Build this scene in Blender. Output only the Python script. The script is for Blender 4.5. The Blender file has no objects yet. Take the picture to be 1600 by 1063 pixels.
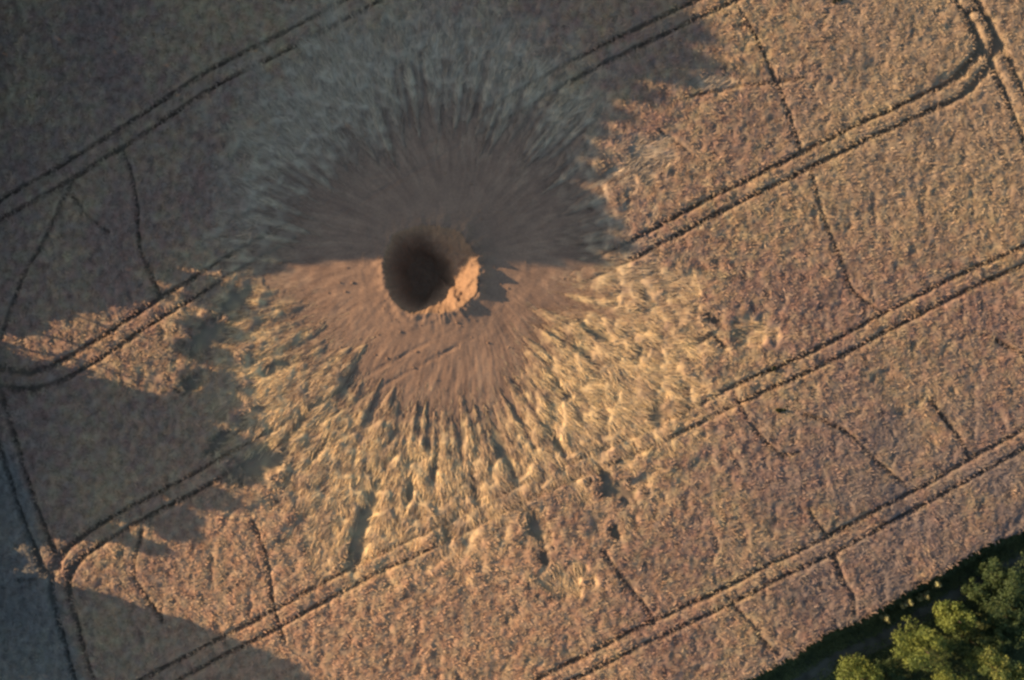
import bpy, math, random
import numpy as np
from mathutils import Vector

# ------------------------------------------------------------------ camera, sky, sun, exposure
M = 0.065                      # metres on the ground per photograph pixel (1600 px wide)
CAM_H = 130.0
SUN_EL = math.radians(14.0)
SUN_AZ = math.radians(15.0)    # light travels to the right and 15 degrees down the picture
sc = bpy.context.scene
col = sc.collection

cam_data = bpy.data.cameras.new('camera')
cam = bpy.data.objects.new('camera', cam_data)
col.objects.link(cam)
cam.location = (0, 0, CAM_H)
cam.rotation_euler = (0, 0, 0)
cam_data.sensor_width = 36.0
cam_data.lens = 36.0 * CAM_H / (1600 * M)
cam_data.clip_end = 5000
sc.camera = cam

LIGHT = Vector((math.cos(SUN_AZ) * math.cos(SUN_EL), -math.sin(SUN_AZ) * math.cos(SUN_EL), -math.sin(SUN_EL)))
world = bpy.data.worlds.new('World')
sc.world = world
world.use_nodes = True
wn = world.node_tree.nodes
sky = wn.new('ShaderNodeTexSky')
sky.sky_type = 'NISHITA'
sky.sun_disc = False
sky.sun_elevation = SUN_EL
sky.sun_rotation = math.atan2(-LIGHT.x, -LIGHT.y)
sky.dust_density = 0.9
sky.ozone_density = 1.0
wn['Background'].inputs['Strength'].default_value = 0.11
world.node_tree.links.new(sky.outputs[0], wn['Background'].inputs['Color'])

sun_data = bpy.data.lights.new('sun', 'SUN')
sun_data.energy = 5.0
sun_data.angle = math.radians(0.55)
sun_data.color = (1.0, 0.70, 0.415)
sun = bpy.data.objects.new('sun', sun_data)
col.objects.link(sun)
sun.rotation_euler = LIGHT.to_track_quat('-Z', 'Y').to_euler()
sun.location = (-80, 25, 60)

sc.view_settings.view_transform = 'Standard'
sc.view_settings.look = 'None'
sc.view_settings.exposure = 1.0
sc.view_settings.gamma = 1.0
sc.view_settings.use_curve_mapping = False
sc.render.engine = 'CYCLES'
sc.cycles.pixel_filter_type = 'BLACKMAN_HARRIS'
sc.cycles.filter_width = 2.7
sc.cycles.max_bounces = 6

# ------------------------------------------------------------------ numeric helpers
rng = np.random.default_rng(7)
random.seed(7)


def W(px, py):
    """photograph pixel -> ground metres"""
    return (np.asarray(px, float) - 800.0) * M, (531.5 - np.asarray(py, float)) * M


_perm = np.random.default_rng(3).permutation(1024)
_ang = np.random.default_rng(4).uniform(0, 2 * np.pi, 1024)
_gx, _gy = np.cos(_ang), np.sin(_ang)


def noise(x, y):
    x0 = np.floor(x).astype(np.int64); y0 = np.floor(y).astype(np.int64)
    fx = x - x0; fy = y - y0
    u = fx * fx * fx * (fx * (fx * 6 - 15) + 10); v = fy * fy * fy * (fy * (fy * 6 - 15) + 10)

    def g(ix, iy, dx, dy):
        h = _perm[(_perm[ix & 1023] + iy) & 1023]
        return _gx[h] * dx + _gy[h] * dy
    a = g(x0, y0, fx, fy); b = g(x0 + 1, y0, fx - 1, fy)
    c = g(x0, y0 + 1, fx, fy - 1); d = g(x0 + 1, y0 + 1, fx - 1, fy - 1)
    return 1.5 * ((a + (b - a) * u) * (1 - v) + (c + (d - c) * u) * v)


def fbm(x, y, o=3):
    t = 0.0; a = 1.0; s = 0.0
    for k in range(o):
        t = t + a * noise(x * 2 ** k + 17.3 * k, y * 2 ** k - 9.1 * k); s += a; a *= 0.5
    return t / s


def sstep(a, b, x):
    t = np.clip((x - a) / (b - a), 0, 1)
    return t * t * (3 - 2 * t)


def lerp(a, b, t):
    return a + (b - a) * t


def smooth_poly(pts, step=6.0):
    """Catmull-Rom through pixel points, resampled"""
    p = np.array(pts, float)
    p = np.vstack([2 * p[0] - p[1], p, 2 * p[-1] - p[-2]])
    out = []
    for i in range(1, len(p) - 2):
        n = max(2, int(np.hypot(*(p[i + 1] - p[i])) / step))
        t = np.linspace(0, 1, n, endpoint=False)[:, None]
        a, b, c, d = p[i - 1], p[i], p[i + 1], p[i + 2]
        out.append(0.5 * (2 * b + (c - a) * t + (2 * a - 5 * b + 4 * c - d) * t ** 2 + (3 * b - a - 3 * c + d) * t ** 3))
    out.append(p[-2][None])
    q = np.vstack(out)
    x, y = W(q[:, 0], q[:, 1])
    return np.stack([x, y], 1)


def dist_poly(x, y, poly, reach):
    """unsigned distance to a polyline (metres); far points keep a large value"""
    d = np.full(x.shape, 1e3)
    seg = poly[::2] if len(poly) > 40 else poly
    if not np.allclose(seg[-1], poly[-1]):
        seg = np.vstack([seg, poly[-1]])
    for (ax, ay), (bx, by) in zip(seg[:-1], seg[1:]):
        m = (x > min(ax, bx) - reach) & (x < max(ax, bx) + reach) & (y > min(ay, by) - reach) & (y < max(ay, by) + reach)
        idx = np.nonzero(m)[0]
        if not len(idx):
            continue
        px_, py_ = x[idx] - ax, y[idx] - ay
        ex, ey = bx - ax, by - ay
        t = np.clip((px_ * ex + py_ * ey) / (ex * ex + ey * ey + 1e-9), 0, 1)
        dd = np.hypot(px_ - t * ex, py_ - t * ey)
        d[idx] = np.minimum(d[idx], dd)
    return d


# ------------------------------------------------------------------ plan of the field (photograph pixels)
TRAMLINES = {
    'A': [(-130, 410), (0, 331), (110, 268), (226, 195), (337, 122), (440, 70), (575, -2), (760, -100)],
    'B': [(-90, 520), (-45, 562), (0, 587), (40, 595), (80, 588), (140, 556), (200, 517), (240, 489), (290, 459), (350, 421),
          (400, 392), (640, 258), (885, 117), (1000, 59), (1122, 0), (1240, -58)],
    'C': [(150, 1100), (128, 1040), (112, 980), (98, 930), (98, 895), (114, 868), (146, 842), (182, 820), (237, 790), (300, 757),
          (450, 672), (650, 560), (840, 462), (1000, 384), (1030, 367), (1137, 311), (1256, 252), (1340, 210), (1391, 187),
          (1448, 160), (1480, 147), (1512, 122), (1534, 92), (1539, 72), (1531, 42), (1507, 6), (1480, -40), (1450, -100)],
    'D': [(120, 1130), (270, 1050), (370, 998), (460, 950), (560, 895), (660, 847), (760, 797), (851, 753), (912, 727), (1000, 690), (1075, 655), (1145, 618),
          (1211, 589), (1301, 547), (1376, 506), (1489, 448), (1595, 400), (1720, 340)],
    'E': [(760, 1110), (890, 1048), (960, 1012), (1030, 978), (1125, 934), (1209, 891), (1303, 846), (1381, 804), (1444, 771),
          (1515, 730), (1600, 683), (1720, 618)],
    'F': [(-60, 480), (-28, 560), (-6, 625), (12, 680), (30, 740), (50, 800), (66, 842), (80, 880)],
    'G': [(1520, 30), (1550, 82), (1566, 117), (1580, 147), (1592, 178), (1612, 225), (1660, 330)],
}
GAUGE = 0.86      # half the distance between the two ruts
TRAILS = [
    [(1141, -5), (1150, 12), (1177, 56), (1203, 113), (1226, 169), (1248, 236)],
    [(1265, 270), (1276, 312), (1286, 346), (1302, 386), (1318, 425), (1324, 446), (1346, 470), (1372, 488)],
    [(1147, 621), (1165, 651), (1188, 685), (1222, 711), (1246, 705)],
    [(1256, 647), (1282, 656), (1323, 677), (1357, 711), (1414, 760)],
    [(1451, 624), (1474, 655), (1500, 692), (1508, 718)],
    [(1519, 519), (1557, 534), (1610, 560)],
    [(940, 860), (976, 908), (996, 931), (1012, 956), (1020, 975)],
    [(1133, 928), (1150, 951), (1175, 976), (1190, 1000), (1215, 1020)],
    [(1300, 866), (1316, 910), (1328, 926), (1331, 958)],
    [(1262, 795), (1272, 813), (1287, 834)],
    [(194, 236), (209, 279), (217, 330), (221, 390), (237, 425), (250, 460)],
    [(120, 275), (105, 307), (71, 378), (49, 413), (24, 473), (4, 530)],
    [(112, 300), (138, 338), (172, 364)],
    [(224, 828), (212, 887), (224, 921), (258, 970)],
    [(396, 815), (418, 872), (428, 940), (445, 1000)],
    [(1075, 154), (1120, 143), (1173, 134), (1252, 124)],
    [(1030, 207), (1071, 237)],
    [(0, 750), (-40, 770)],
    [(30, 905), (60, 904)],
]
TRAIL_W = [0.15, 0.13, 0.14, 0.16, 0.17, 0.12, 0.18, 0.16, 0.2, 0.15, 0.15, 0.17, 0.12, 0.14, 0.17, 0.13, 0.11, 0.12, 0.11]
TRAM = {k: smooth_poly(v) for k, v in TRAMLINES.items()}
TRAIL_W = [1.2 * w for w in TRAIL_W]
TRAILP = [smooth_poly(v) for v in TRAILS]
EDGE = smooth_poly([(1000, 1150), (1080, 1105), (1161, 1063), (1237, 1024), (1290, 988), (1332, 972), (1375, 950), (1426, 918), (1490, 882), (1549, 847),
                    (1600, 829), (1720, 765), (1900, 665)], 12)
CX, CY = W(674, 421)            # centre of the pit
SX, SY = W(688, 418)            # centre of the splash


def cyc(theta, table):
    """periodic interpolation; table = (picture angle in degrees, value); 0 = right, 90 = down the picture"""
    a = np.array([t[0] for t in table], float); v = np.array([t[1] for t in table], float)
    a = np.concatenate([a - 360, a, a + 360]); v = np.concatenate([v, v, v])
    return np.interp(np.degrees(theta), a, v)


PIT_R = [(-170, 76), (-140, 80), (-110, 72), (-80, 67), (-50, 72), (-20, 74), (0, 75), (30, 78), (60, 76), (80, 71), (95, 68), (110, 77), (125, 78), (150, 74), (180, 75)]
RIM_H = [(-180, .18), (-120, .2), (-70, .45), (-35, .75), (0, .66), (20, .62), (36, .36), (50, .6), (66, .35), (90, .2), (130, .12), (180, .18)]
MUD_R = [(-180, 262), (-165, 240), (-150, 228), (-130, 205), (-115, 210), (-100, 232), (-80, 225), (-60, 235), (-40, 228), (-20, 222), (0, 222), (12, 215), (25, 185), (40, 172), (55, 205), (70, 232), (90, 232), (110, 235), (130, 215), (150, 205), (165, 235)]
LOD_R = [(-180, 335), (-160, 340), (-140, 385), (-120, 415), (-100, 415), (-80, 400), (-60, 375), (-40, 320), (-20, 295), (-5, 300), (10, 390), (20, 470), (35, 450), (50, 410), (65, 415), (80, 425), (95, 440), (110, 470), (122, 455), (140, 395), (155, 370), (170, 355)]
# dark hollows knocked into the crop: px, py, half length along the ray, half width, extra turn in degrees
HOLLOWS = [(573, 800, 88, 15, 4), (562, 850, 40, 12, -6), (410, 722, 62, 24, 25), (440, 572, 40, 12, 12), (330, 528, 48, 26, -20), (372, 470, 42, 16, -20),
           (838, 822, 34, 15, -8), (850, 870, 18, 9, 0), (962, 765, 42, 17, -35), (945, 745, 16, 12, 0), (778, 690, 52, 11, -4), (795, 720, 30, 8, 0), (722, 668, 22, 8, 0),
           (996, 548, 18, 14, 60), (930, 520, 36, 10, 8), (905, 545, 30, 8, 10), (1112, 500, 24, 7, 20), (1096, 528, 18, 7, -30), (1124, 535, 16, 6, 40), (1022, 645, 24, 15, 30), 
           (680, 730, 30, 6, 0), (640, 770, 28, 7, 0), (740, 760, 30, 7, 0), (500, 700, 30, 8, 0), (470, 660, 30, 8, 0), (700, 830, 20, 8, 0), (960, 832, 14, 10, 0),
           (300, 600, 24, 14, 0), (345, 690, 28, 14, 0), (870, 690, 24, 7, 0), (880, 610, 30, 7, 4)]
RIDGES = [(855, 770, 1.0)]


def pic_angle(x, y, cx, cy):
    return np.arctan2(-(y - cy), x - cx)


def polar_streak(x, y, fa, fr, seed=0.0):
    """noise stretched along rays from the splash centre; fa cells across per metre at 15 m, fr cells per metre along"""
    r = np.hypot(x - SX, y - SY); th = np.arctan2(y - SY, x - SX)
    return noise(np.cos(th) * 15 * fa + seed + fr * 0.35 * r, np.sin(th) * 15 * fa - seed + fr * 0.35 * r + 40)


def mud_radius(x, y):
    th = pic_angle(x, y, SX, SY)
    base = cyc(th, MUD_R) * M
    rag = 1 + 0.12 * noise(np.cos(th) * 5 + 3, np.sin(th) * 5) + 0.15 * noise(np.cos(th) * 16, np.sin(th) * 16 + 8) + 0.13 * noise(np.cos(th) * 40, np.sin(th) * 40) + 0.05 * noise(x / 1.5, y / 1.5)
    return base * rag


def lodged_radius(x, y):
    th = pic_angle(x, y, SX, SY)
    base = cyc(th, LOD_R) * M
    rag = 1 + 0.06 * noise(np.cos(th) * 6 + 13, np.sin(th) * 6) + 0.07 * noise(np.cos(th) * 20, np.sin(th) * 20 + 8)
    return base * rag + 0.9 * noise(x / 1.3, y / 1.3)


def pit_radius_smooth(th):
    return cyc(th, PIT_R) * M + 0.15 * noise(np.cos(th) * 2 + 5, np.sin(th) * 2)


def pit_radius(th):
    return pit_radius_smooth(th) + 0.10 * noise(np.cos(th) * 4 + 5, np.sin(th) * 4) + 0.16 * noise(np.cos(th) * 8 + 5, np.sin(th) * 8) + 0.12 * noise(np.cos(th) * 22 + 5, np.sin(th) * 22)


def edge_s(x, y):
    """signed distance beyond the field's lower right edge (positive in the lane)"""
    d = np.full(x.shape, 1e3); s = np.ones(x.shape)
    for (ax, ay), (bx, by) in zip(EDGE[:-1], EDGE[1:]):
        ex, ey = bx - ax, by - ay
        t = ((x - ax) * ex + (y - ay) * ey) / (ex * ex + ey * ey)
        t = np.clip(t, 0, 1)
        qx, qy = x - ax - t * ex, y - ay - t * ey
        dd = np.hypot(qx, qy)
        m = dd < d
        d = np.where(m, dd, d)
        s = np.where(m, np.sign(-(ex * (y - ay) - ey * (x - ax))), s)
    return d * s


def rut_depth(x, y):
    """0..1 how deep in a wheel rut, and distance to the nearest rut"""
    best = np.zeros(x.shape)
    tx, ty = W(1528, 95)
    wide = 1 + 1.25 * np.exp(-(np.hypot(x - tx, y - ty) / 4.2) ** 2)
    for (qx, qy) in ((30, 592), (98, 890)):
        tx, ty = W(qx, qy)
        wide = wide + 0.8 * np.exp(-(np.hypot(x - tx, y - ty) / 4.0) ** 2)
    for k, p in TRAM.items():
        d = dist_poly(x, y, p, 2.2)
        w = (0.22 if k in 'ABC' else 0.2) * wide * (1 + 0.45 * noise(x / 1.7 + 5, y / 1.7) + 0.4 * noise(x / 0.6 + 5, y / 0.6))
        best = np.maximum(best, (1 - sstep(0.4, 1.5, np.abs(d - GAUGE) / w)) * np.clip(0.9 + 0.35 * noise(x / 3.1 + 2, y / 3.1), 0, 1))
    return best


def trail_depth(x, y):
    best = np.zeros(x.shape)
    for p, w0 in zip(TRAILP, TRAIL_W):
        d = dist_poly(x, y, p, 1.0)
        jit = 0.10 * noise(x / 0.9, y / 0.9)
        w = w0 * (1 + 0.5 * noise(x / 1.1 + 9, y / 1.1))
        best = np.maximum(best, (1 - sstep(0.5, 1.5, np.abs(d + jit) / w)) * (0.72 + 0.4 * noise(x / 2.3, y / 2.3 + 4)))
    return np.clip(best, 0, 1)


def hollow_depth(x, y):
    best = np.zeros(x.shape)
    for (px, py, a, b, turn) in HOLLOWS:
        hx, hy = W(px, py)
        a_, b_ = a * M, b * M
        m = np.nonzero((np.abs(x - hx) < a_ + 1.5) & (np.abs(y - hy) < a_ + 1.5))[0]
        if not len(m):
            continue
        th = math.atan2(hy - SY, hx - SX) + math.radians(-turn)
        dx, dy = x[m] - hx, y[m] - hy
        u = dx * math.cos(th) + dy * math.sin(th); v = -dx * math.sin(th) + dy * math.cos(th)
        q = np.sqrt((u / a_) ** 2 + (v / b_) ** 2) + 0.40 * noise(x[m] / 0.9, y[m] / 0.9) + 0.30 * noise(x[m] / 0.4, y[m] / 0.4)
        best[m] = np.maximum(best[m], 1 - sstep(0.6, 1.25, q))
    return best


def soil_base(x, y):
    """bare soil height away from the pit: splash mound, sunken lane at the lower right"""
    r = np.hypot(x - SX, y - SY)
    z = 0.42 * np.exp(-(r / 9.0) ** 2) + 0.03 * fbm(x / 4.0, y / 4.0, 2)
    return z


def lane_z(s):
    return -1.55 * sstep(0.0, 1.3, s) + 1.3 * sstep(6.5, 9.5, s)


def rim_z(x, y):
    """added height of the rim and the pit itself"""
    th = pic_angle(x, y, CX, CY)
    r = np.hypot(x - CX, y - CY)
    R = pit_radius(th)
    hr = cyc(th, RIM_H) * (0.92 + 0.5 * noise(np.cos(th) * 6, np.sin(th) * 6 + 2) + 0.18 * noise(np.cos(th) * 17, np.sin(th) * 17 + 2))
    q = np.maximum(r - R, 0)
    out = hr * np.exp(-(q / (0.55 + 0.75 * hr)) ** 1.5) * (1 + 0.5 * noise(x / 0.8, y / 0.8)) + 0.10 * noise(x / 0.7, y / 0.7 + 3) * np.exp(-q / 1.5) * sstep(0, 0.3, q)
    inn = np.clip(R - r, 0, None)
    steep = cyc(th, [(-180, 2.6), (-120, 1.9), (-60, 1.05), (0, 0.98), (45, 0.98), (80, 1.5), (110, 2.6), (180, 2.6)])
    lump = 0.30 * noise(x / 1.1, y / 1.1) + 0.18 * noise(x / 0.45, y / 0.45)
    inn_s = pit_radius_smooth(th) - r
    far = sstep(0.0, 1.1, inn)
    wall = lerp(hr - steep * np.maximum(inn - 0.12, 0), cyc(th, RIM_H) - steep * (inn_s - 0.12), far) + lump * sstep(0.1, 0.8, inn)
    floor = -5.3 + 0.30 * noise(x / 1.3, y / 1.3) + 0.12 * noise(x / 0.5, y / 0.5) + 0.05 * r * r
    k = 0.5
    wall = wall - 1.3 * np.maximum(inn_s - 2.6, 0)
    inside = np.log(np.exp(np.clip(wall / k, -40, 40)) + np.exp(np.clip(floor / k, -40, 40))) * k
    return np.where(r > R, out, np.minimum(inside, hr))


def soil(x, y):
    r = np.hypot(x - SX, y - SY)
    z = soil_base(x, y)
    sp = sstep(1.15, 0.75, r / mud_radius(x, y))
    far = sstep(5.0, 13.0, r)
    z = z + sp * (far * (0.032 * polar_streak(x, y, 1.1, 1.3) + 0.02 * polar_streak(x, y, 2.2, 2.4, 5)) + 0.055 * fbm(x / 1.2, y / 1.2, 4) + 0.05 * noise(x / 2.7, y / 2.7))
    z = z - 0.13 * sp * (0.5 + 0.5 * noise(x / 1.5, y / 1.5)) * (x < SX + 2) * rut_depth(x, y) * sstep(6.0, 8.5, np.hypot(x - CX, y - CY))
    return z


# ------------------------------------------------------------------ mesh and material helpers
def make_mesh(name, verts, quads, cols=None, smooth=True):
    me = bpy.data.meshes.new(name)
    verts = np.ascontiguousarray(verts, np.float32); quads = np.ascontiguousarray(quads, np.int32)
    n, k = quads.shape
    me.vertices.add(len(verts)); me.vertices.foreach_set('co', verts.ravel())
    me.loops.add(n * k); me.loops.foreach_set('vertex_index', quads.ravel())
    me.polygons.add(n); me.polygons.foreach_set('loop_start', np.arange(0, n * k, k, dtype=np.int32))
    me.polygons.foreach_set('use_smooth', np.full(n, smooth))
    me.update(calc_edges=True)
    if cols is not None:
        c = np.ones((len(verts), 4), np.float32); c[:, :3] = cols
        at = me.attributes.new('tint', 'FLOAT_COLOR', 'POINT')
        at.data.foreach_set('color', c.ravel())
    return me


def link(name, me, mat=None, parent=None, kind=None, label=None, category=None, group=None):
    o = bpy.data.objects.new(name, me)
    col.objects.link(o)
    if me is not None and mat is not None and not me.materials:
        me.materials.append(mat)
    if parent:
        o.parent = parent
    for k, v in (('kind', kind), ('label', label), ('category', category), ('group', group)):
        if v:
            o[k] = v
    return o


def grid_mesh(xs, ys):
    X, Y = np.meshgrid(xs, ys)
    nx, ny = len(xs), len(ys)
    i = np.arange(nx * ny).reshape(ny, nx)
    q = np.stack([i[:-1, :-1], i[:-1, 1:], i[1:, 1:], i[1:, :-1]], -1).reshape(-1, 4)
    return X.ravel(), Y.ravel(), q


def compact(v, q, c=None):
    used = np.unique(q)
    m = np.full(len(v), -1); m[used] = np.arange(len(used))
    return (v[used], m[q], None if c is None else c[used])


def material(name, base=None, rough=0.9, tint=False, translucent=0.0, grain=None, bump=None, spec=0.2):
    """procedural material; tint multiplies the base by the mesh's own colour attribute; grain = (scale, low, high)"""
    m = bpy.data.materials.new(name); m.use_nodes = True
    nt = m.node_tree; b = nt.nodes['Principled BSDF']
    b.inputs['Roughness'].default_value = rough
    b.inputs['Specular IOR Level'].default_value = spec
    if tint:
        a = nt.nodes.new('ShaderNodeAttribute'); a.attribute_name = 'tint'
        src = a.outputs['Color']
    else:
        a = nt.nodes.new('ShaderNodeRGB'); a.outputs[0].default_value = (*base, 1); src = a.outputs[0]
    tc = nt.nodes.new('ShaderNodeTexCoord')
    if grain:
        n = nt.nodes.new('ShaderNodeTexNoise'); n.inputs['Scale'].default_value = grain[0]; n.inputs['Detail'].default_value = 5
        nt.links.new(tc.outputs['Object'], n.inputs['Vector'])
        mr = nt.nodes.new('ShaderNodeMapRange'); mr.inputs['From Min'].default_value = 0.3; mr.inputs['From Max'].default_value = 0.7
        mr.inputs['To Min'].default_value = grain[1]; mr.inputs['To Max'].default_value = grain[2]
        nt.links.new(n.outputs['Fac'], mr.inputs['Value'])
        mx = nt.nodes.new('ShaderNodeVectorMath'); mx.operation = 'SCALE'
        nt.links.new(src, mx.inputs[0]); nt.links.new(mr.outputs[0], mx.inputs['Scale'])
        src = mx.outputs[0]
    nt.links.new(src, b.inputs['Base Color'])
    if bump:
        n2 = nt.nodes.new('ShaderNodeTexNoise'); n2.inputs['Scale'].default_value = bump[0]; n2.inputs['Detail'].default_value = 6
        nt.links.new(tc.outputs['Object'], n2.inputs['Vector'])
        bp = nt.nodes.new('ShaderNodeBump'); bp.inputs['Strength'].default_value = bump[1]; bp.inputs['Distance'].default_value = bump[2]
        nt.links.new(n2.outputs['Fac'], bp.inputs['Height']); nt.links.new(bp.outputs[0], b.inputs['Normal'])
    if translucent:
        t = nt.nodes.new('ShaderNodeBsdfTranslucent'); nt.links.new(src, t.inputs['Color'])
        mix = nt.nodes.new('ShaderNodeMixShader'); mix.inputs[0].default_value = translucent
        nt.links.new(b.outputs[0], mix.inputs[1]); nt.links.new(t.outputs[0], mix.inputs[2])
        nt.links.new(mix.outputs[0], nt.nodes['Material Output'].inputs['Surface'])
    return m


MAT = dict(
    wheat=material('wheat_straw', tint=True, rough=0.75, translucent=0.15),
    mud=material('splashed_mud', tint=True, rough=0.9, grain=(5.0, 0.88, 1.12), bump=(9.0, 0.35, 0.05)),
    soil=material('field_soil', (0.17, 0.13, 0.10), grain=(1.5, 0.75, 1.2), bump=(6.0, 0.4, 0.04)),
    rut=material('rut_soil', (0.12, 0.095, 0.07), grain=(3.0, 0.7, 1.2), bump=(9.0, 0.4, 0.03)),
    lane=material('lane_surface', (0.062, 0.064, 0.050), grain=(0.9, 0.55, 1.35), bump=(8.0, 0.3, 0.03)),
    grass=material('rough_grass', tint=True, rough=0.8, translucent=0.2),
    leaf=material('leaf', tint=True, rough=0.6, translucent=0.25),
    bark=material('bark', (0.09, 0.065, 0.045), grain=(6.0, 0.6, 1.3), bump=(14.0, 0.6, 0.04)),
)

# ------------------------------------------------------------------ ground sheet
XS = np.concatenate([[-1000, -600, -350, -220, -150, -110, -85], np.arange(-70, 70.01, 0.5), [85, 110, 150, 220, 350, 600, 1000]])
YS = np.concatenate([[-1000, -600, -350, -220, -150, -100, -75], np.arange(-55, 55.01, 0.5), [75, 100, 150, 220, 350, 600, 1000]])
gx, gy, gq = grid_mesh(XS, YS)
es = edge_s(gx, gy)
gz = soil_base(gx, gy) - 0.06 + np.where(es > -1, lane_z(np.maximum(es, 0)), 0) * (np.abs(gx) < 130)
gz = gz - 0.25 * sstep(1.0, 0.9, np.hypot(gx - SX, gy - SY) / mud_radius(gx, gy))
rr = np.hypot(gx - CX, gy - CY)
keep = (rr[gq] > 6.6).all(1)
v, q, _ = compact(np.stack([gx, gy, gz], 1), gq[keep])
link('ground', make_mesh('ground', v, q), MAT['soil'], kind='structure', label='brown field soil under the crop')

# ------------------------------------------------------------------ crater: pit, rim, splash of thrown mud, clods
crater = link('crater', None, label='deep round crater with raised rim inside a fan of splashed mud', category='crater')
crater.location = (CX, CY, 0)


def mud_colour(x, y):
    r = np.hypot(x - SX, y - SY) / mud_radius(x, y)
    s = (0.45 * polar_streak(x, y, 1.0, 0.8, 2) + 0.4 * polar_streak(x, y, 2.4, 1.6, 9)) * sstep(3, 12, np.hypot(x - SX, y - SY)) + 0.4 * fbm(x / 1.4, y / 1.4, 3) + 0.5 * fbm(x / 5 + 8, y / 5, 3)
    a = np.array([0.192, 0.120, 0.082]); b = np.array([0.305, 0.194, 0.126]); w = np.array([0.40, 0.30, 0.185])
    c = lerp(a[None], b[None], np.clip(0.5 + 0.8 * s, 0, 1)[:, None])
    return lerp(c, w[None], (0.20 * sstep(0.8, 1.15, r + 0.35 * s))[:, None])


def polar(rfun0, rfun1, nth, nr, cx, cy, power=1.0):
    th = np.linspace(0, 2 * np.pi, nth, endpoint=False)
    t = np.linspace(0, 1, nr) ** power
    r0, r1 = rfun0(th), rfun1(th)
    R = r0[None] + (r1 - r0)[None] * t[:, None]
    X = cx + R * np.cos(th)[None]; Y = cy - R * np.sin(th)[None]
    i = np.arange(nth * nr).reshape(nr, nth)
    j = np.roll(i, -1, 1)
    q = np.stack([i[:-1], i[1:], j[1:], j[:-1]], -1).reshape(-1, 4)
    return X.ravel(), Y.ravel(), q


def pit_surface(x, y):
    return soil(x, y) + rim_z(x, y)


x, y, q = polar(lambda t: 0 * t + 0.02, lambda t: pit_radius(t), 260, 60, CX, CY)
c = mud_colour(x, y) * np.array([1.04, 1.0, 0.9])
link('pit', make_mesh('pit', np.stack([x - CX, y - CY, pit_surface(x, y)], 1), q, c), MAT['mud'], crater, label='shadowed inside of the crater with its sunlit right wall')
x, y, q = polar(lambda t: pit_radius(t), lambda t: pit_radius(t) * 0 + 8.2, 300, 36, CX, CY)
link('rim', make_mesh('rim', np.stack([x - CX, y - CY, pit_surface(x, y)], 1), q, mud_colour(x, y)), MAT['mud'], crater, label='raised lip of thrown earth round the crater')

th0 = np.linspace(0, 2 * np.pi, 900, endpoint=False)
x, y, q = polar(lambda t: 0 * t + 1.0, lambda t: 0 * t + 1.0, 4, 2, 0, 0)


def splash_outer(t):
    xx = SX + np.cos(t); yy = SY - np.sin(t)
    return np.full(t.shape, 1.0) * (cyc(t, MUD_R) * M * 1.42)


x, y, q = polar(lambda t: 0 * t + 6.3, splash_outer, 900, 110, SX, SY)
z = soil(x, y) + rim_z(x, y) - 0.008 - 0.22 * sstep(1.0, 1.16, np.hypot(x - SX, y - SY) / mud_radius(x, y))
z = np.where(np.hypot(x - CX, y - CY) < 7.6, z - 0.03, z)
link('mud_splash', make_mesh('mud_splash', np.stack([x - CX, y - CY, z], 1), q, mud_colour(x, y)), MAT['mud'], crater, label='smooth brown fan of mud thrown over the wheat')


def rock_batch(n, pos, size, zf):
    t = (1 + 5 ** 0.5) / 2
    iv = np.array([(-1, t, 0), (1, t, 0), (-1, -t, 0), (1, -t, 0), (0, -1, t), (0, 1, t), (0, -1, -t), (0, 1, -t), (t, 0, -1), (t, 0, 1), (-t, 0, -1), (-t, 0, 1)]) / 1.9
    it = np.array([(0, 11, 5), (0, 5, 1), (0, 1, 7), (0, 7, 10), (0, 10, 11), (1, 5, 9), (5, 11, 4), (11, 10, 2), (10, 7, 6), (7, 1, 8), (3, 9, 4), (3, 4, 2), (3, 2, 6), (3, 6, 8), (3, 8, 9), (4, 9, 5), (2, 4, 11), (6, 2, 10), (8, 6, 7), (9, 8, 1)])
    V = iv[None] * size[:, None, None] * rng.uniform(0.6, 1.25, (n, 12, 1)) * np.array([1, 1, 0.75])
    a = rng.uniform(0, 6.28, n); ca, sa = np.cos(a)[:, None], np.sin(a)[:, None]
    X = V[..., 0] * ca - V[..., 1] * sa + pos[:, 0:1]; Y = V[..., 0] * sa + V[..., 1] * ca + pos[:, 1:2]
    Z = V[..., 2] + zf[:, None] + 0.1 * size[:, None]
    f = (it[None] + 12 * np.arange(n)[:, None, None]).reshape(-1, 3)
    return np.stack([X, Y, Z], -1).reshape(-1, 3), f


n = 450
th = rng.uniform(0, 2 * np.pi, n)
rad = 5.3 + np.abs(rng.normal(0, 1, n)) * 4.5
px_, py_ = CX + rad * np.cos(th), CY + rad * np.sin(th)
sz = 0.03 + 0.16 * rng.random(n) ** 9
v, f = rock_batch(n, np.stack([px_, py_], 1), sz, pit_surface(px_, py_))
c = np.repeat(mud_colour(px_, py_), 12, 0)
v[:, 0] -= CX; v[:, 1] -= CY
link('clods', make_mesh('clods', v, f, c, smooth=False), MAT['mud'], crater, kind='stuff', label='small clods of earth scattered round the rim')

# ------------------------------------------------------------------ wheat: canopy surface and bent stalks
SHADES = dict(pink=np.array([0.272, 0.190, 0.140]), straw=np.array([0.358, 0.268, 0.158]), grey=np.array([0.20, 0.158, 0.138]),
              gold=np.array([0.84, 0.61, 0.31]), green=np.array([0.20, 0.19, 0.12]))


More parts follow.
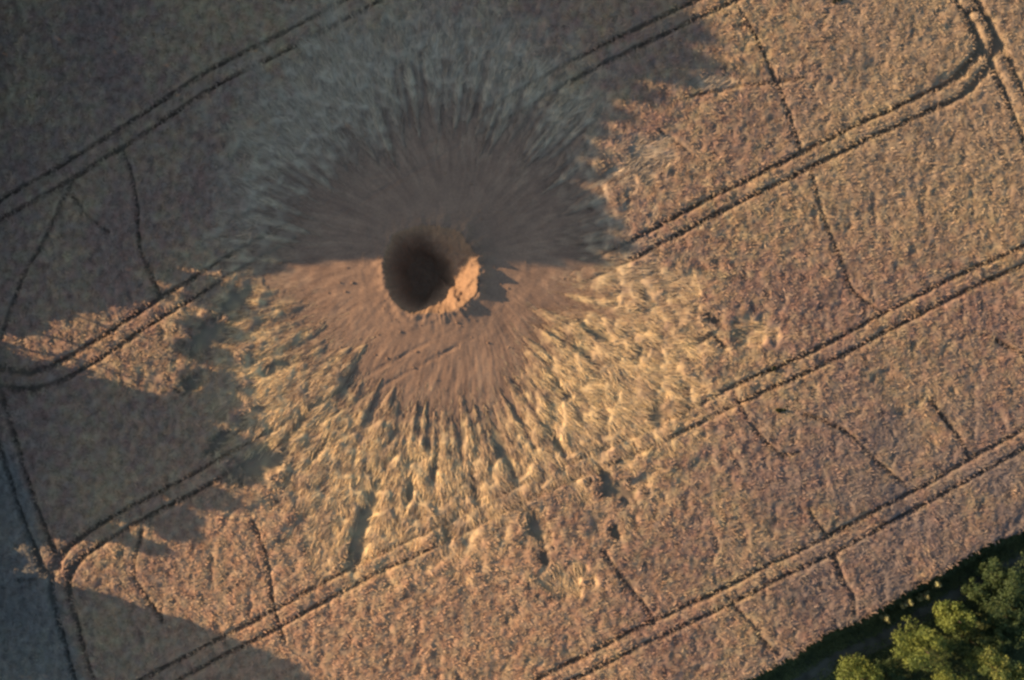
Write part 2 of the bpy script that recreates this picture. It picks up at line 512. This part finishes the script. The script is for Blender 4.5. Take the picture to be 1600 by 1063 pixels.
def wheat_colour(x, y, lod, r_rel):
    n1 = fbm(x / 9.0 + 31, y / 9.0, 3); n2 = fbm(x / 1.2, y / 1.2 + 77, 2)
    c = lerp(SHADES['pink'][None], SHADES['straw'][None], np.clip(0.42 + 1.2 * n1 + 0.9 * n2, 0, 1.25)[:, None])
    warm = sstep(20, -4, x) * sstep(-2, -24, y) * sstep(-42, -28, x)
    c = lerp(c, np.array([0.43, 0.29, 0.175])[None], (0.7 * warm)[:, None])
    n3 = noise(x / 0.62 + 11, y / 0.85 + 5)
    c = c * (1 + 0.30 * n3)[:, None] * lerp(np.array([1.0, 1.0, 1.0])[None], np.array([1.08, 0.93, 0.92])[None], np.clip(0.5 + 1.2 * noise(x / 1.0 + 60, y / 1.0), 0, 1)[:, None])
    ur = sstep(15, 40, x) * sstep(2, 18, y)
    c = lerp(c, np.array([0.36, 0.268, 0.165])[None] * (1 + 0.3 * n3)[:, None], (0.55 * ur)[:, None])
    # blend to a patchy grey toward the lower right corner of the field
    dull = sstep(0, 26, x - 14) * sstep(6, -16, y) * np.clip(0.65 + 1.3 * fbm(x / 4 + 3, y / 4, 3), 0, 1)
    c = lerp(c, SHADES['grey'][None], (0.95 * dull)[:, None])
    g = lerp(np.array([0.47, 0.325, 0.20])[None], SHADES['gold'][None], np.clip(0.55 + 0.7 * n2 + 0.5 * n1, 0, 1)[:, None])
    g = lerp(g, np.array([0.33, 0.23, 0.155])[None], (0.75 * sstep(0.05, 0.5, noise(x / 1.5 + 90, y / 1.5) + 0.4 * noise(x / 0.6, y / 0.6 + 33)))[:, None])
    g = lerp(np.array([0.53, 0.432, 0.30])[None] * (1 + 0.25 * n2)[:, None], g, sstep(6, -5, y - SY)[:, None])
    c = lerp(c, g, (lod * (0.70 + 0.18 * sstep(5, -4, y - SY)))[:, None])
    # blend to a flat grey-green outside the headland track, lower left
    mg = sstep(0.3, 1.6, (-48.6 - x) + (-13.5 - y) * 0.30 + 0.6 * noise(x / 2, y / 2)) * sstep(-9, -13, y)
    c = lerp(c, np.array([0.165, 0.170, 0.150])[None] * (1 + 0.25 * n3)[:, None], (0.7 * mg)[:, None])
    mudc = np.array([0.255, 0.166, 0.112])
    m = sstep(1.42, 0.95, r_rel + 0.2 * n2)
    return lerp(c, mudc[None], (0.92 * m)[:, None])


PATCHES = [(1178, 520, 42, 26), (1060, 455, 40, 30), (880, 905, 50, 30), (960, 470, 40, 30), (1010, 250, 50, 40), (420, 640, 30, 24), (1110, 130, 40, 16)]


def lodged_mask(x, y, rel):
    m = sstep(1.20, 0.80, rel + 0.16 * noise(x / 1.9 + 7, y / 1.9) + 0.07 * noise(x / 0.7, y / 0.7))
    for (px, py, a, b) in PATCHES:
        hx, hy = W(px, py)
        qd = np.sqrt(((x - hx) / (a * M)) ** 2 + ((y - hy) / (b * M)) ** 2) + 0.45 * noise(x / 1.1, y / 1.1)
        m = np.maximum(m, 0.8 * sstep(1.1, 0.6, qd))
    return m


def canopy(x, y):
    r = np.hypot(x - SX, y - SY)
    Rm, Rl = mud_radius(x, y), lodged_radius(x, y)
    lod = lodged_mask(x, y, r / Rl)
    rut, trail, hol = rut_depth(x, y), trail_depth(x, y), hollow_depth(x, y)
    stand = 0.74 + 0.09 * noise(x / 0.7, y / 0.95) + 0.06 * noise(x / 0.42 + 3, y / 0.5) + 0.08 * fbm(x / 3, y / 3, 2)
    stand = stand - 0.15 * sstep(0.25, 0.65, noise(x / 1.0 + 50, y / 1.35 + 20) + 0.25 * noise(x / 4.5, y / 4.5 + 9))
    ramp = sstep(0.97, 1.35, r / Rm)
    flat = 0.05 + ramp * (0.27 + 0.13 * polar_streak(x, y, 0.8, 1.1) + 0.11 * polar_streak(x, y, 1.5, 1.9, 4) + 0.13 * noise(x / 0.9, y / 0.9) + 0.07 * noise(x / 0.5, y / 0.5) - 0.16 * sstep(0.15, 0.5, noise(x / 1.4 + 30, y / 1.4)))
    flat = np.maximum(flat, 0.03)
    h = lerp(stand, flat, lod)
    h = h * (1 - 0.96 * rut * lerp(1, 0.62, lod)) * (1 - 0.85 * trail * (1 - 0.7 * lod)) * (1 - lerp(0.72, 0.97, lod) * hol)
    zz = soil_base(x, y) + h
    inmud = sstep(1.03, 0.93, r / Rm)
    zz = zz - 0.3 * inmud
    return zz, h, lod, r / Rm, np.maximum(np.maximum(rut * (1 - 0.15 * lod), trail * (1 - lod)), hol)


STEP = 0.195
xs = np.arange(-61.0, 61.01, STEP); ys = np.arange(-43.5, 43.51, STEP)
x, y, q = grid_mesh(xs, ys)
x = x + rng.uniform(-0.05, 0.05, x.shape); y = y + rng.uniform(-0.05, 0.05, y.shape)
z, h, lod, rrel, bare = canopy(x, y)
es = edge_s(x, y) + 0.35 * noise(x / 1.2, y / 1.2)
z = z - np.where(es > -0.3, (h + 0.3) * sstep(-0.3, 0.2, es), 0)
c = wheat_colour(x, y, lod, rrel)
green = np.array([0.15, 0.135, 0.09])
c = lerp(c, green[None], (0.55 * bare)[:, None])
verts = np.stack([x, y, z], 1)
ok = (rrel[q] > 0.9).any(1) & (es[q] < 0.3).all(1)
is_lod = lod[q].mean(1) > 0.5


def ribbons(bx, by, bz, az, length, tilt0, tilt1, width, cols):
    """bent tapering stalks: three cross-sections each"""
    n = len(bx)
    ca, sa = np.cos(az), np.sin(az)
    l2 = length * 0.5
    p0 = np.stack([bx, by, bz], 1)
    p1 = p0 + np.stack([ca * np.cos(tilt0) * l2, sa * np.cos(tilt0) * l2, np.sin(tilt0) * l2], 1)
    p2 = p1 + np.stack([ca * np.cos(tilt1) * l2, sa * np.cos(tilt1) * l2, np.sin(tilt1) * l2], 1)
    side = np.stack([-sa, ca, rng.uniform(-0.5, 0.5, n)], 1)
    V = np.empty((n, 6, 3))
    for k, (p, w) in enumerate(((p0, 0.5), (p1, 0.8), (p2, 0.6))):
        V[:, 2 * k] = p - side * (width * w * 0.5)[:, None]; V[:, 2 * k + 1] = p + side * (width * w * 0.5)[:, None]
    b = 6 * np.arange(n)[:, None]
    Q = np.concatenate([b + np.array([0, 1, 3, 2]), b + np.array([2, 3, 5, 4])], 0)
    return V.reshape(-1, 3), Q, np.repeat(cols, 6, 0)


def stalk_points(spacing, x0, x1, y0, y1):
    xs_ = np.arange(x0, x1, spacing); ys_ = np.arange(y0, y1, spacing)
    X, Y = np.meshgrid(xs_, ys_)
    X = X.ravel() + rng.uniform(-.6, .6, X.size) * spacing; Y = Y.ravel() + rng.uniform(-.6, .6, Y.size) * spacing
    return X, Y


sx_, sy_ = stalk_points(0.152, -56, 56, -38, 38)
z, h, lod_s, rrel_s, bare_s = canopy(sx_, sy_)
es_s = edge_s(sx_, sy_)
k = (rrel_s > 0.72 + 0.3 * rng.random(len(sx_)) ** 0.5) & (es_s < -0.15) & (bare_s < 0.55 + 0.3 * rng.random(len(sx_)))
sx_, sy_, z, h, lod_s, rrel_s, bare_s = [a[k] for a in (sx_, sy_, z, h, lod_s, rrel_s, bare_s)]
n = len(sx_)
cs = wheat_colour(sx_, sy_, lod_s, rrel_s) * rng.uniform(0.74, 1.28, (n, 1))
loose = (rrel_s < 1.1) & (rng.random(n) < 0.12) & (sy_ < SY)
cs[loose] = np.array([0.46, 0.35, 0.21]) * rng.uniform(0.8, 1.15, (loose.sum(), 1))
radial = np.arctan2(sy_ - SY, sx_ - SX)
wind = 1.2 * fbm(sx_ / 5, sy_ / 5, 2) * np.pi + 0.6
L = lod_s > 0.5
swirl = 0.55 * noise(sx_ / 2.2 + 4, sy_ / 2.2) + 0.45 * noise(sx_ / 0.9, sy_ / 0.9 + 6)
az = np.where(L, radial + swirl * np.clip((rrel_s - 0.9) / 0.7, 0.2, 1) + rng.normal(0, 0.2, n), wind + rng.normal(0, 1.0, n))
length = np.where(L, rng.uniform(0.5, 1.25, n), rng.uniform(0.3, 0.62, n))
t0 = np.where(L, rng.uniform(0.05, 0.45, n), rng.uniform(0.3, 1.0, n))
t1 = np.where(L, rng.uniform(-0.25, 0.15, n), rng.uniform(-0.5, 0.5, n))
wd = np.where(L, rng.uniform(0.045, 0.09, n), rng.uniform(0.06, 0.13, n))
ramp_s = np.clip((rrel_s - 0.95) / 0.4, 0.15, 1)
length = np.where(L, length * (0.5 + 0.5 * ramp_s), length)
bz = z - np.where(L, 0.04, 0.13)
mudz = rrel_s < 1.04
bz[mudz] = soil(sx_[mudz], sy_[mudz]) - 0.01
t0 = np.where(mudz, rng.uniform(0.0, 0.15, n), t0); t1 = np.where(mudz, -0.05, t1)
wd = np.where(mudz, 0.05, wd)
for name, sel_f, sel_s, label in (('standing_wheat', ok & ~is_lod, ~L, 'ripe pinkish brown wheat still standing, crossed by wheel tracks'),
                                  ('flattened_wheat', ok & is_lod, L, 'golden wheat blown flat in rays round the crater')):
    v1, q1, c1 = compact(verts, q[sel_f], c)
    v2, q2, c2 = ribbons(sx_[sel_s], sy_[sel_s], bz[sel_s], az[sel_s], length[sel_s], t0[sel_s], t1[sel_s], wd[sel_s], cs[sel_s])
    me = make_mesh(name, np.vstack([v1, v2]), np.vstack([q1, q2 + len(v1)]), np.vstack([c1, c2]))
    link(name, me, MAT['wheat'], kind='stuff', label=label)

# crop beyond the picture's edge, coarser
xs = np.arange(-62, 140.1, 1.0); ys = np.arange(-100, 110.1, 1.0)
x, y, q = grid_mesh(xs, ys)
es = edge_s(x, y)
z = 0.70 + 0.08 * noise(x / 2.1, y / 2.1)
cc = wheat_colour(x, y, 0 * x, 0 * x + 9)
ins = ((np.abs(x) < 60.6) & (np.abs(y) < 43.2))[q].any(1)
kf = ~ins & (es[q] < 0).all(1)
v, q, cc = compact(np.stack([x, y, z], 1), q[kf], cc)
link('wheat_beyond', make_mesh('wheat_beyond', v, q, cc), MAT['wheat'], kind='stuff', label='wheat of the same field beyond the picture')


# ------------------------------------------------------------------ wheel tracks and trodden trails (soil strips at the bottom of the gaps)
def strip(poly, offs, half):
    t = np.gradient(poly, axis=0); t /= np.linalg.norm(t, axis=1)[:, None] + 1e-9
    nrm = np.stack([-t[:, 1], t[:, 0]], 1)
    V, Q = [], []
    for o in offs:
        b = sum(len(a) for a in V)
        a_ = poly + nrm * (o - half); c_ = poly + nrm * (o + half)
        p = np.stack([a_, c_], 1).reshape(-1, 2)
        z_ = soil_base(p[:, 0], p[:, 1]) - 0.035
        V.append(np.column_stack([p, z_]))
        i = b + 2 * np.arange(len(poly) - 1)[:, None]
        Q.append(i + np.array([0, 2, 3, 1]))
    return np.vstack(V), np.vstack(Q)


TRACK_LABEL = {'A': 'wheel track across the shaded upper left corner', 'B': 'wheel track from the left edge up behind the crater to the top',
               'C': 'wheel track under the crater, looping at the upper right corner', 'D': 'wheel track passing just below the flattened wheat to the right edge',
               'E': 'wheel track nearest the green lane', 'F': 'short headland wheel track at the left edge', 'G': 'short headland wheel track at the upper right edge'}
for k, p in TRAM.items():
    v, q = strip(p, (-GAUGE, GAUGE), 0.24)
    keepm = np.hypot(v[:, 0] - SX, v[:, 1] - SY) > mud_radius(v[:, 0], v[:, 1]) * 1.0
    kq = keepm[q].all(1)
    v, q, _ = compact(v, q[kq])
    link('wheel_track_path', make_mesh('wheel_track_path', v, q), MAT['rut'], kind='structure', label=TRACK_LABEL[k])
for p, w in zip(TRAILP, TRAIL_W):
    v, q = strip(p, (0,), w)
    v[:, 2] += 0.004
    link('trodden_path', make_mesh('trodden_path', v, q), MAT['rut'], kind='structure')

# ------------------------------------------------------------------ sunken lane and grass at the lower right
E2 = EDGE
te = np.gradient(E2, axis=0); te /= np.linalg.norm(te, axis=1)[:, None]
ne = np.stack([te[:, 1], -te[:, 0]], 1)


def lane_strip(s0, s1, n, dz, wob=0.0):
    ss = np.linspace(s0, s1, n)
    P = E2[None] + ne[None] * ss[:, None, None]
    m = len(E2)
    x = P[..., 0].ravel(); y = P[..., 1].ravel()
    s = np.repeat(ss, m)
    z_ = soil_base(x, y) + lane_z(s) + dz + wob * fbm(x / 0.8, y / 0.8, 2)
    i = np.arange(n * m).reshape(n, m)
    q = np.stack([i[:-1, :-1], i[1:, :-1], i[1:, 1:], i[:-1, 1:]], -1).reshape(-1, 4)
    return np.stack([x, y, z_], 1), q


v, q = lane_strip(1.75, 4.3, 6, 0.05)
link('lane', make_mesh('lane', v, q), MAT['lane'], kind='structure', label='dark sunken lane along the field edge')


v, q = lane_strip(0.05, 1.9, 8, 0.0, 0.08)
gcol = lambda v_: lerp(np.array([0.035, 0.048, 0.02])[None], np.array([0.07, 0.085, 0.035])[None], np.clip(0.5 + fbm(v_[:, 0] / 1.5, v_[:, 1] / 1.5, 3), 0, 1)[:, None])
link('verge_ground', make_mesh('verge_ground', v, q, gcol(v)), MAT['grass'], kind='structure', label='grassy slope between field and lane')
v, q = lane_strip(4.15, 40.0, 70, 0.0, 0.12)
link('bank_ground', make_mesh('bank_ground', v, q, gcol(v)), MAT['grass'], kind='structure', label='overgrown ground beyond the lane')


def grass_blades(x, y, z, seed_cols, hmin, hmax, wmin, wmax):
    n = len(x)
    return ribbons(x, y, z, rng.uniform(0, 6.28, n), rng.uniform(hmin, hmax, n), rng.uniform(0.6, 1.4, n), rng.uniform(-0.2, 0.9, n), rng.uniform(wmin, wmax, n), seed_cols)


def grass_object(name, x, y, z, label, dark=(0.055, 0.075, 0.035), light=(0.11, 0.13, 0.05), hh=(0.25, 0.6)):
    t = np.clip(0.5 + fbm(x / 2.0, y / 2.0, 3) + rng.normal(0, 0.2, len(x)), 0, 1)[:, None]
    v, q, c_ = grass_blades(x, y, z, lerp(np.array(dark)[None], np.array(light)[None], t), hh[0], hh[1], 0.06, 0.14)
    link(name, make_mesh(name, v, q, c_), MAT['grass'], kind='stuff', label=label)


# verge slope between crop and lane, and the far bank
i = rng.integers(0, len(E2) - 1, 60000)
s = np.concatenate([rng.uniform(0.1, 2.6, 24000) ** 1.0, rng.uniform(3.5, 22.0, 36000)])
u = rng.random(60000)[:, None]
bp = E2[i] * (1 - u) + E2[i + 1] * u + ne[i] * s[:, None]
k = (np.abs(bp[:, 0]) < 62) & (bp[:, 1] > -46)
bp, s = bp[k], s[k]
bz_ = soil_base(bp[:, 0], bp[:, 1]) + lane_z(s) - 0.05
grass_object('verge_grass', bp[:, 0], bp[:, 1], bz_, 'dark green rough grass on both banks of the sunken lane')

# ------------------------------------------------------------------ trees and shrubs
def leaf_cloud(seed, n, clumps, leaf, flat=1.0, spread=0.42, low=-0.9):
    """leaf quads in clumps filling a unit crown, z from -1 to 1"""
    r = np.random.default_rng(seed)
    cc_ = r.normal(size=(clumps, 3)); cc_ /= np.linalg.norm(cc_, axis=1)[:, None]
    cc_ *= r.uniform(0.25, 0.95, (clumps, 1)); cc_[:, 2] = np.clip(cc_[:, 2], low, 0.8)
    w = r.uniform(0.6, 1.3, clumps)
    k = r.integers(0, clumps, n)
    d = r.normal(size=(n, 3)); d /= np.linalg.norm(d, axis=1)[:, None]
    p = cc_[k] + d * (spread * w[k] * r.random(n) ** 0.4)[:, None]
    nr = d + r.normal(size=(n, 3)) * 0.5; nr[:, 2] += 0.35; nr /= np.linalg.norm(nr, axis=1)[:, None]
    t = np.cross(nr, r.normal(size=(n, 3))); t /= np.linalg.norm(t, axis=1)[:, None] + 1e-9
    b = np.cross(nr, t)
    s_ = leaf * r.uniform(0.6, 1.35, (n, 1))
    V = np.stack([p - t * s_ * 0.5, p - b * s_ * 0.32 + t * s_ * 0.05, p + t * s_ * 0.5, p + b * s_ * 0.32 + t * s_ * 0.05], 1)
    return V.reshape(-1, 3), np.arange(4 * n).reshape(-1, 4), k, r.uniform(0.7, 1.3, n)


def crown_mesh(name, seed, n, clumps, leaf, c0, c1, low=-0.9, spread=0.42):
    V, Q, k, j = leaf_cloud(seed, n, clumps, leaf, spread=spread, low=low)
    r = np.random.default_rng(seed + 1)
    tt = r.random(clumps)[k]
    cl = lerp(np.array(c0)[None], np.array(c1)[None], tt[:, None]) * j[:, None]
    return make_mesh(name, V, Q, np.repeat(cl, 4, 0), smooth=False)


def trunk_mesh(name, seed, height, r0, limbs=6, limb_from=0.35, limb_len=0.45):
    r = np.random.default_rng(seed)
    V, Q = [], []

    def tube(pts, rads, ns=7):
        b = len(V)
        pts = np.array(pts)
        tg = np.gradient(pts, axis=0)
        for p, tv, rd in zip(pts, tg, rads):
            tv = tv / (np.linalg.norm(tv) + 1e-9)
            u_ = np.cross(tv, (0.3, 0.9, 0.1)); u_ /= np.linalg.norm(u_); w_ = np.cross(tv, u_)
            for a in range(ns):
                an = 2 * math.pi * a / ns
                V.append(p + (u_ * math.cos(an) + w_ * math.sin(an)) * rd)
        for i_ in range(len(pts) - 1):
            for a in range(ns):
                Q.append((b + i_ * ns + a, b + i_ * ns + (a + 1) % ns, b + (i_ + 1) * ns + (a + 1) % ns, b + (i_ + 1) * ns + a))
    zs = np.linspace(0, 1, 7)
    path = [(0.02 * height * r.normal() * z_, 0.02 * height * r.normal() * z_, z_ * height * 0.9) for z_ in zs]
    tube(path, [r0 * (1.35 if i_ == 0 else 1 - 0.8 * z_) for i_, z_ in enumerate(zs)])
    for l in range(limbs):
        a = 2.4 * l + r.uniform(-.4, .4); f = limb_from + (0.85 - limb_from) * l / max(1, limbs - 1)
        base = np.array([0, 0, f * height * 0.9]); ln = limb_len * height * (1.1 - f)
        p = [base + np.array([math.cos(a) * ln * t_, math.sin(a) * ln * t_, ln * 0.75 * t_ ** 1.3]) for t_ in (0, 0.35, 0.7, 1)]
        tube(p, [r0 * (1 - 0.75 * f) * k_ for k_ in (0.6, 0.45, 0.3, 0.1)], 5)
    return make_mesh(name, np.array(V), np.array(Q))


def place_tree(name, loc, height, radius, crown, trunk, trunk_h, label, category, group=None, crown_from=0.12, rz=0.0, aspect=1.0):
    t = link(name, None, label=label, category=category, group=group)
    t.location = loc
    t.rotation_euler = (0, 0, rz)
    ch = height * (1 - crown_from) / 2
    c_ = link('crown', crown, MAT['leaf'], t)
    c_.location = (0, 0, height * crown_from + ch * 1.0)
    c_.scale = (radius, radius * aspect, ch)
    k_ = link('trunk', trunk, MAT['bark'], t)
    s_ = height / trunk_h
    k_.scale = (s_, s_, s_)
    return t


# shelter belt on the left, out of the picture: its long evening shadow covers the upper left of the field
def belt_crown(seed, height, rad, depth, clear=0.0, dens=6.0):
    """bushy crown in metres, leaves from the ground to the top, uneven outline"""
    r = np.random.default_rng(seed)
    n = int(dens * height * (1 - clear) * 2 * rad / 0.13)
    z_ = height * (clear + (1 - clear) * (1 - r.random(n) ** 1.15))
    t_ = z_ / height
    prof = np.clip(1 - t_ ** 3.2, 0, 1) ** 0.5 * (1 if clear == 0 else 1.25 * np.clip((t_ - clear) * 9, 0, 1) ** 0.4)
    a_ = r.uniform(0, 2 * np.pi, n); q_ = r.random(n) ** 0.5
    lump = 1 + 0.28 * noise(a_ * 1.3 + seed * 3.1, z_ / 1.3) + 0.16 * noise(a_ * 3.3 + seed, z_ / 0.6)
    yy = np.sin(a_) * q_ * rad * prof * lump; xx = np.cos(a_) * q_ * depth * prof * lump
    p = np.stack([xx, yy, z_], 1)
    nr = r.normal(size=(n, 3)); nr /= np.linalg.norm(nr, axis=1)[:, None]
    tt = np.cross(nr, r.normal(size=(n, 3))); tt /= np.linalg.norm(tt, axis=1)[:, None] + 1e-9
    bb = np.cross(nr, tt)
    s_ = 0.62 * r.uniform(0.6, 1.3, (n, 1))
    V = np.stack([p - tt * s_ * 0.5, p - bb * s_ * 0.36, p + tt * s_ * 0.5, p + bb * s_ * 0.36], 1).reshape(-1, 3)
    cl = lerp(np.array([0.035, 0.055, 0.02])[None], np.array([0.07, 0.10, 0.03])[None], r.random((n, 1)))
    return make_mesh('belt_crown', V, np.arange(4 * n).reshape(-1, 4), np.repeat(cl, 4, 0), smooth=False)


BELT_T = [trunk_mesh('belt_trunk', 60 + i, 10.0, 0.22, 7, 0.2, 0.2) for i in range(2)]
TE = math.tan(SUN_EL)
# ends of the tree shadows: (px, py) of the tip and the crown's half width in px
TIPS = [(1080, -150, 46), (1050, -85, 40), (1062, -20, 42), (1085, 10, 34), (1110, 45, 34), (1128, 70, 34), (1138, 112, 34), (1105, 136, 30), (1045, 160, 34), (1000, 190, 32), (965, 215, 32), (950, 245, 32), (940, 275, 32),
        (945, 320, 30), (975, 356, 28), (1000, 392, 24), (930, 404, 24), (860, 408, 26), (790, 404, 28), (720, 398, 30), (640, 398, 32), (560, 396, 30), (490, 402, 26), (430, 416, 22), (380, 424, 22),
        (330, 446, 22), (280, 462, 20), (200, 490, 26), (110, 520, 26), (40, 534, 20), (150, 500, 28), (90, 512, 28), (60, 496, 28), (30, 516, 26), (250, 478, 28), (295, 472, 26), (130, 470, 30), (60, 455, 30),
        (100, 615, 20), (230, 645, 24), (330, 668, 28), (390, 696, 28), (440, 720, 26), (425, 756, 28), (410, 796, 28), (345, 822, 26), (235, 846, 24), (115, 852, 20),
        (300, 720, 28), (280, 770, 28), (150, 838, 28), (200, 826, 28), (260, 816, 28), (90, 815, 28), (60, 858, 26), (75, 885, 26), (60, 912, 26), (50, 940, 28), (90, 1005, 22), (250, 1024, 20), (80, 1025, 28), (425, 1024, 20), (470, 1044, 24), (520, 1072, 30), (560, 1120, 34), (600, 1180, 40)]
brng = random.Random(5)
nb = 0
# crowns on clear stems: sunlight passes under them
HIGH = [(380, 462, 24), (402, 492, 24), (392, 530, 26), (388, 570, 24), (395, 612, 26), (400, 640, 24), (420, 668, 22), (372, 650, 24), (345, 845, 22), (300, 870, 18)]
for (tx, ty, hw) in TIPS + HIGH:
    bx = -85 - hw - brng.uniform(0, 20)
    s_ = (tx - bx) / math.cos(SUN_AZ)
    by = ty - s_ * math.sin(SUN_AZ)
    hgt = s_ * M * TE * 1.03
    wx, wy = W(bx, by)
    rad = hw * M * 1.42
    t = link('belt_tree', None, label='broadleaf tree of the belt that shades the left of the field', category='tree', group='shelter belt along the left of the field')
    t.location = (float(wx), float(wy), -0.05)
    t.rotation_euler = (0, 0, -SUN_AZ)
    link('crown', belt_crown(500 + nb, hgt, rad, 2.4, *((0.86, 4.2) if nb >= len(TIPS) else ())), MAT['leaf'], t)
    k_ = link('trunk', BELT_T[nb % 2], MAT['bark'], t)
    k_.scale = (hgt / 10.5,) * 3
    nb += 1

# lit bushes and scrub beyond the lane at the lower right
def at_height(px, py, z_):
    x_, y_ = W(px, py)
    f = 1 - z_ / CAM_H
    return float(x_) * f, float(y_) * f


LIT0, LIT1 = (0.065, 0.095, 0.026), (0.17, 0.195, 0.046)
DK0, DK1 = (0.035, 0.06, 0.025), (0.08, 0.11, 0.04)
T_B = trunk_mesh('bush_trunk', 90, 5.0, 0.12, 6, 0.15, 0.22)
LANE_TREES = [
    (1440, 1015, 6.8, 42, LIT0, LIT1, 2600, 'large bright yellow-green tree beyond the lane, at the bottom edge', 'yellow_green_tree', 'tree'),
    (1492, 968, 6.0, 27, LIT0, LIT1, 1500, 'small bright green tree standing closest to the bend of the dark lane', 'yellow_green_tree', 'tree'),
    (1345, 1058, 6.2, 34, LIT0, LIT1, 1700, 'pale green bush at the bottom edge, first beyond the field corner', 'yellow_green_tree', 'tree'),
    (1548, 1040, 6.6, 36, LIT0, (0.24, 0.25, 0.07), 1900, 'sunlit bush right of the large yellow-green tree', 'yellow_green_tree', 'tree'),
    (1600, 1062, 6.4, 30, LIT0, (0.24, 0.25, 0.07), 1500, 'sunlit bush in the bottom right corner', 'yellow_green_tree', 'tree'),
    (1480, 1078, 6.5, 36, LIT0, LIT1, 1700, 'sunlit tree crown cut by the bottom edge', 'yellow_green_tree', 'tree'),
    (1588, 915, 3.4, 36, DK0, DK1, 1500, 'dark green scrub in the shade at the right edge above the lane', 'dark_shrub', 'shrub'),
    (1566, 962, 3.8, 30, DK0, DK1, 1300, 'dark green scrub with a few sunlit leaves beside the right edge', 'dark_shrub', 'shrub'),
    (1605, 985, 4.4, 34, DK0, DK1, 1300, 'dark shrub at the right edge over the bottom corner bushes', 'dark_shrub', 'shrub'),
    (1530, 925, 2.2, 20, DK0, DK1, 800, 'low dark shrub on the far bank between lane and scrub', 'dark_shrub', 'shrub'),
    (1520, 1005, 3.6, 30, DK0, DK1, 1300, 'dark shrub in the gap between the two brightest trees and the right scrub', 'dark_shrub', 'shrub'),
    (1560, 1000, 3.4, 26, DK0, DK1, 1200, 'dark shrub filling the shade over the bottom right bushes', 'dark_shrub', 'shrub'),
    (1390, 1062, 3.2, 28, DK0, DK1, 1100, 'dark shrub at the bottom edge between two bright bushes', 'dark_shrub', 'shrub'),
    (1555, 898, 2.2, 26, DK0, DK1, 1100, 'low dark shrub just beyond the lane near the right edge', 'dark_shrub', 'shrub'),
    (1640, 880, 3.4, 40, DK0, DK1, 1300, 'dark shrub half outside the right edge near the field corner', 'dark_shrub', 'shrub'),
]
for i, (px, py, hgt, hw, c0, c1, nl, lab, nm, cat) in enumerate(LANE_TREES):
    cz = hgt * 0.55
    bx, by = at_height(px, py, cz)
    es1 = float(edge_s(np.array([bx]), np.array([by]))[0])
    zb = float(lane_z(np.array([max(es1, 0)]))[0]) - 0.1
    leaf_s = 0.2 / (hw * M)
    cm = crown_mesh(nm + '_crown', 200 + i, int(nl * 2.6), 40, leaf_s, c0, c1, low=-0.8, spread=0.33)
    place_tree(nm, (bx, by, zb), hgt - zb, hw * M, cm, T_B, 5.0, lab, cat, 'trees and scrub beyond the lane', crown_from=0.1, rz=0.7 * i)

SMALL = [(1415, 942, 9, 'pale tuft of shrub on the bank, lowest of the three small ones'), (1444, 931, 9, 'pale rounded shrub on the bank between field edge and lane'),
         (1466, 914, 8, 'pale small shrub on the bank, uppermost of the three small ones'), (1385, 968, 8, 'small olive shrub where the bank meets the bottom of the field')]
for i, (px, py, hw, lab) in enumerate(SMALL):
    bx, by = at_height(px, py, 0)
    es1 = float(edge_s(np.array([bx]), np.array([by]))[0])
    zb = float(lane_z(np.array([max(es1, 0)]))[0]) - 0.1
    cm = crown_mesh('bank_shrub_crown', 300 + i, 260, 9, 0.5, (0.16, 0.16, 0.07), (0.30, 0.29, 0.14), low=-0.5)
    place_tree('bank_shrub', (bx, by, zb), 2.3, hw * M, cm, T_B, 5.0, lab, 'shrub', 'small shrubs on the lane bank', crown_from=0.1, rz=i)

# dark weeds standing in the crop
for i, (px, py, hw, asp, lab) in enumerate([(1220, 638, 13, 0.55, 'small dark weed clump alone in the wheat below the wheel track'),
                                            (1308, 4, 9, 1.2, 'small dark weed clump at the top edge of the wheat'),
                                            (1208, 577, 7, 0.8, 'tiny dark weed clump in the upper rut of a wheel track')]):
    bx, by = at_height(px, py, 0.5)
    cm = crown_mesh('weed_crown', 400 + i, 420, 10, 0.32, (0.012, 0.02, 0.012), (0.03, 0.045, 0.022), low=-0.6)
    place_tree('dark_weed', (bx, by, 0.0), 1.05, hw * M, cm, T_B, 5.0, lab, 'weed', 'dark weeds in the wheat', crown_from=0.05, aspect=asp)
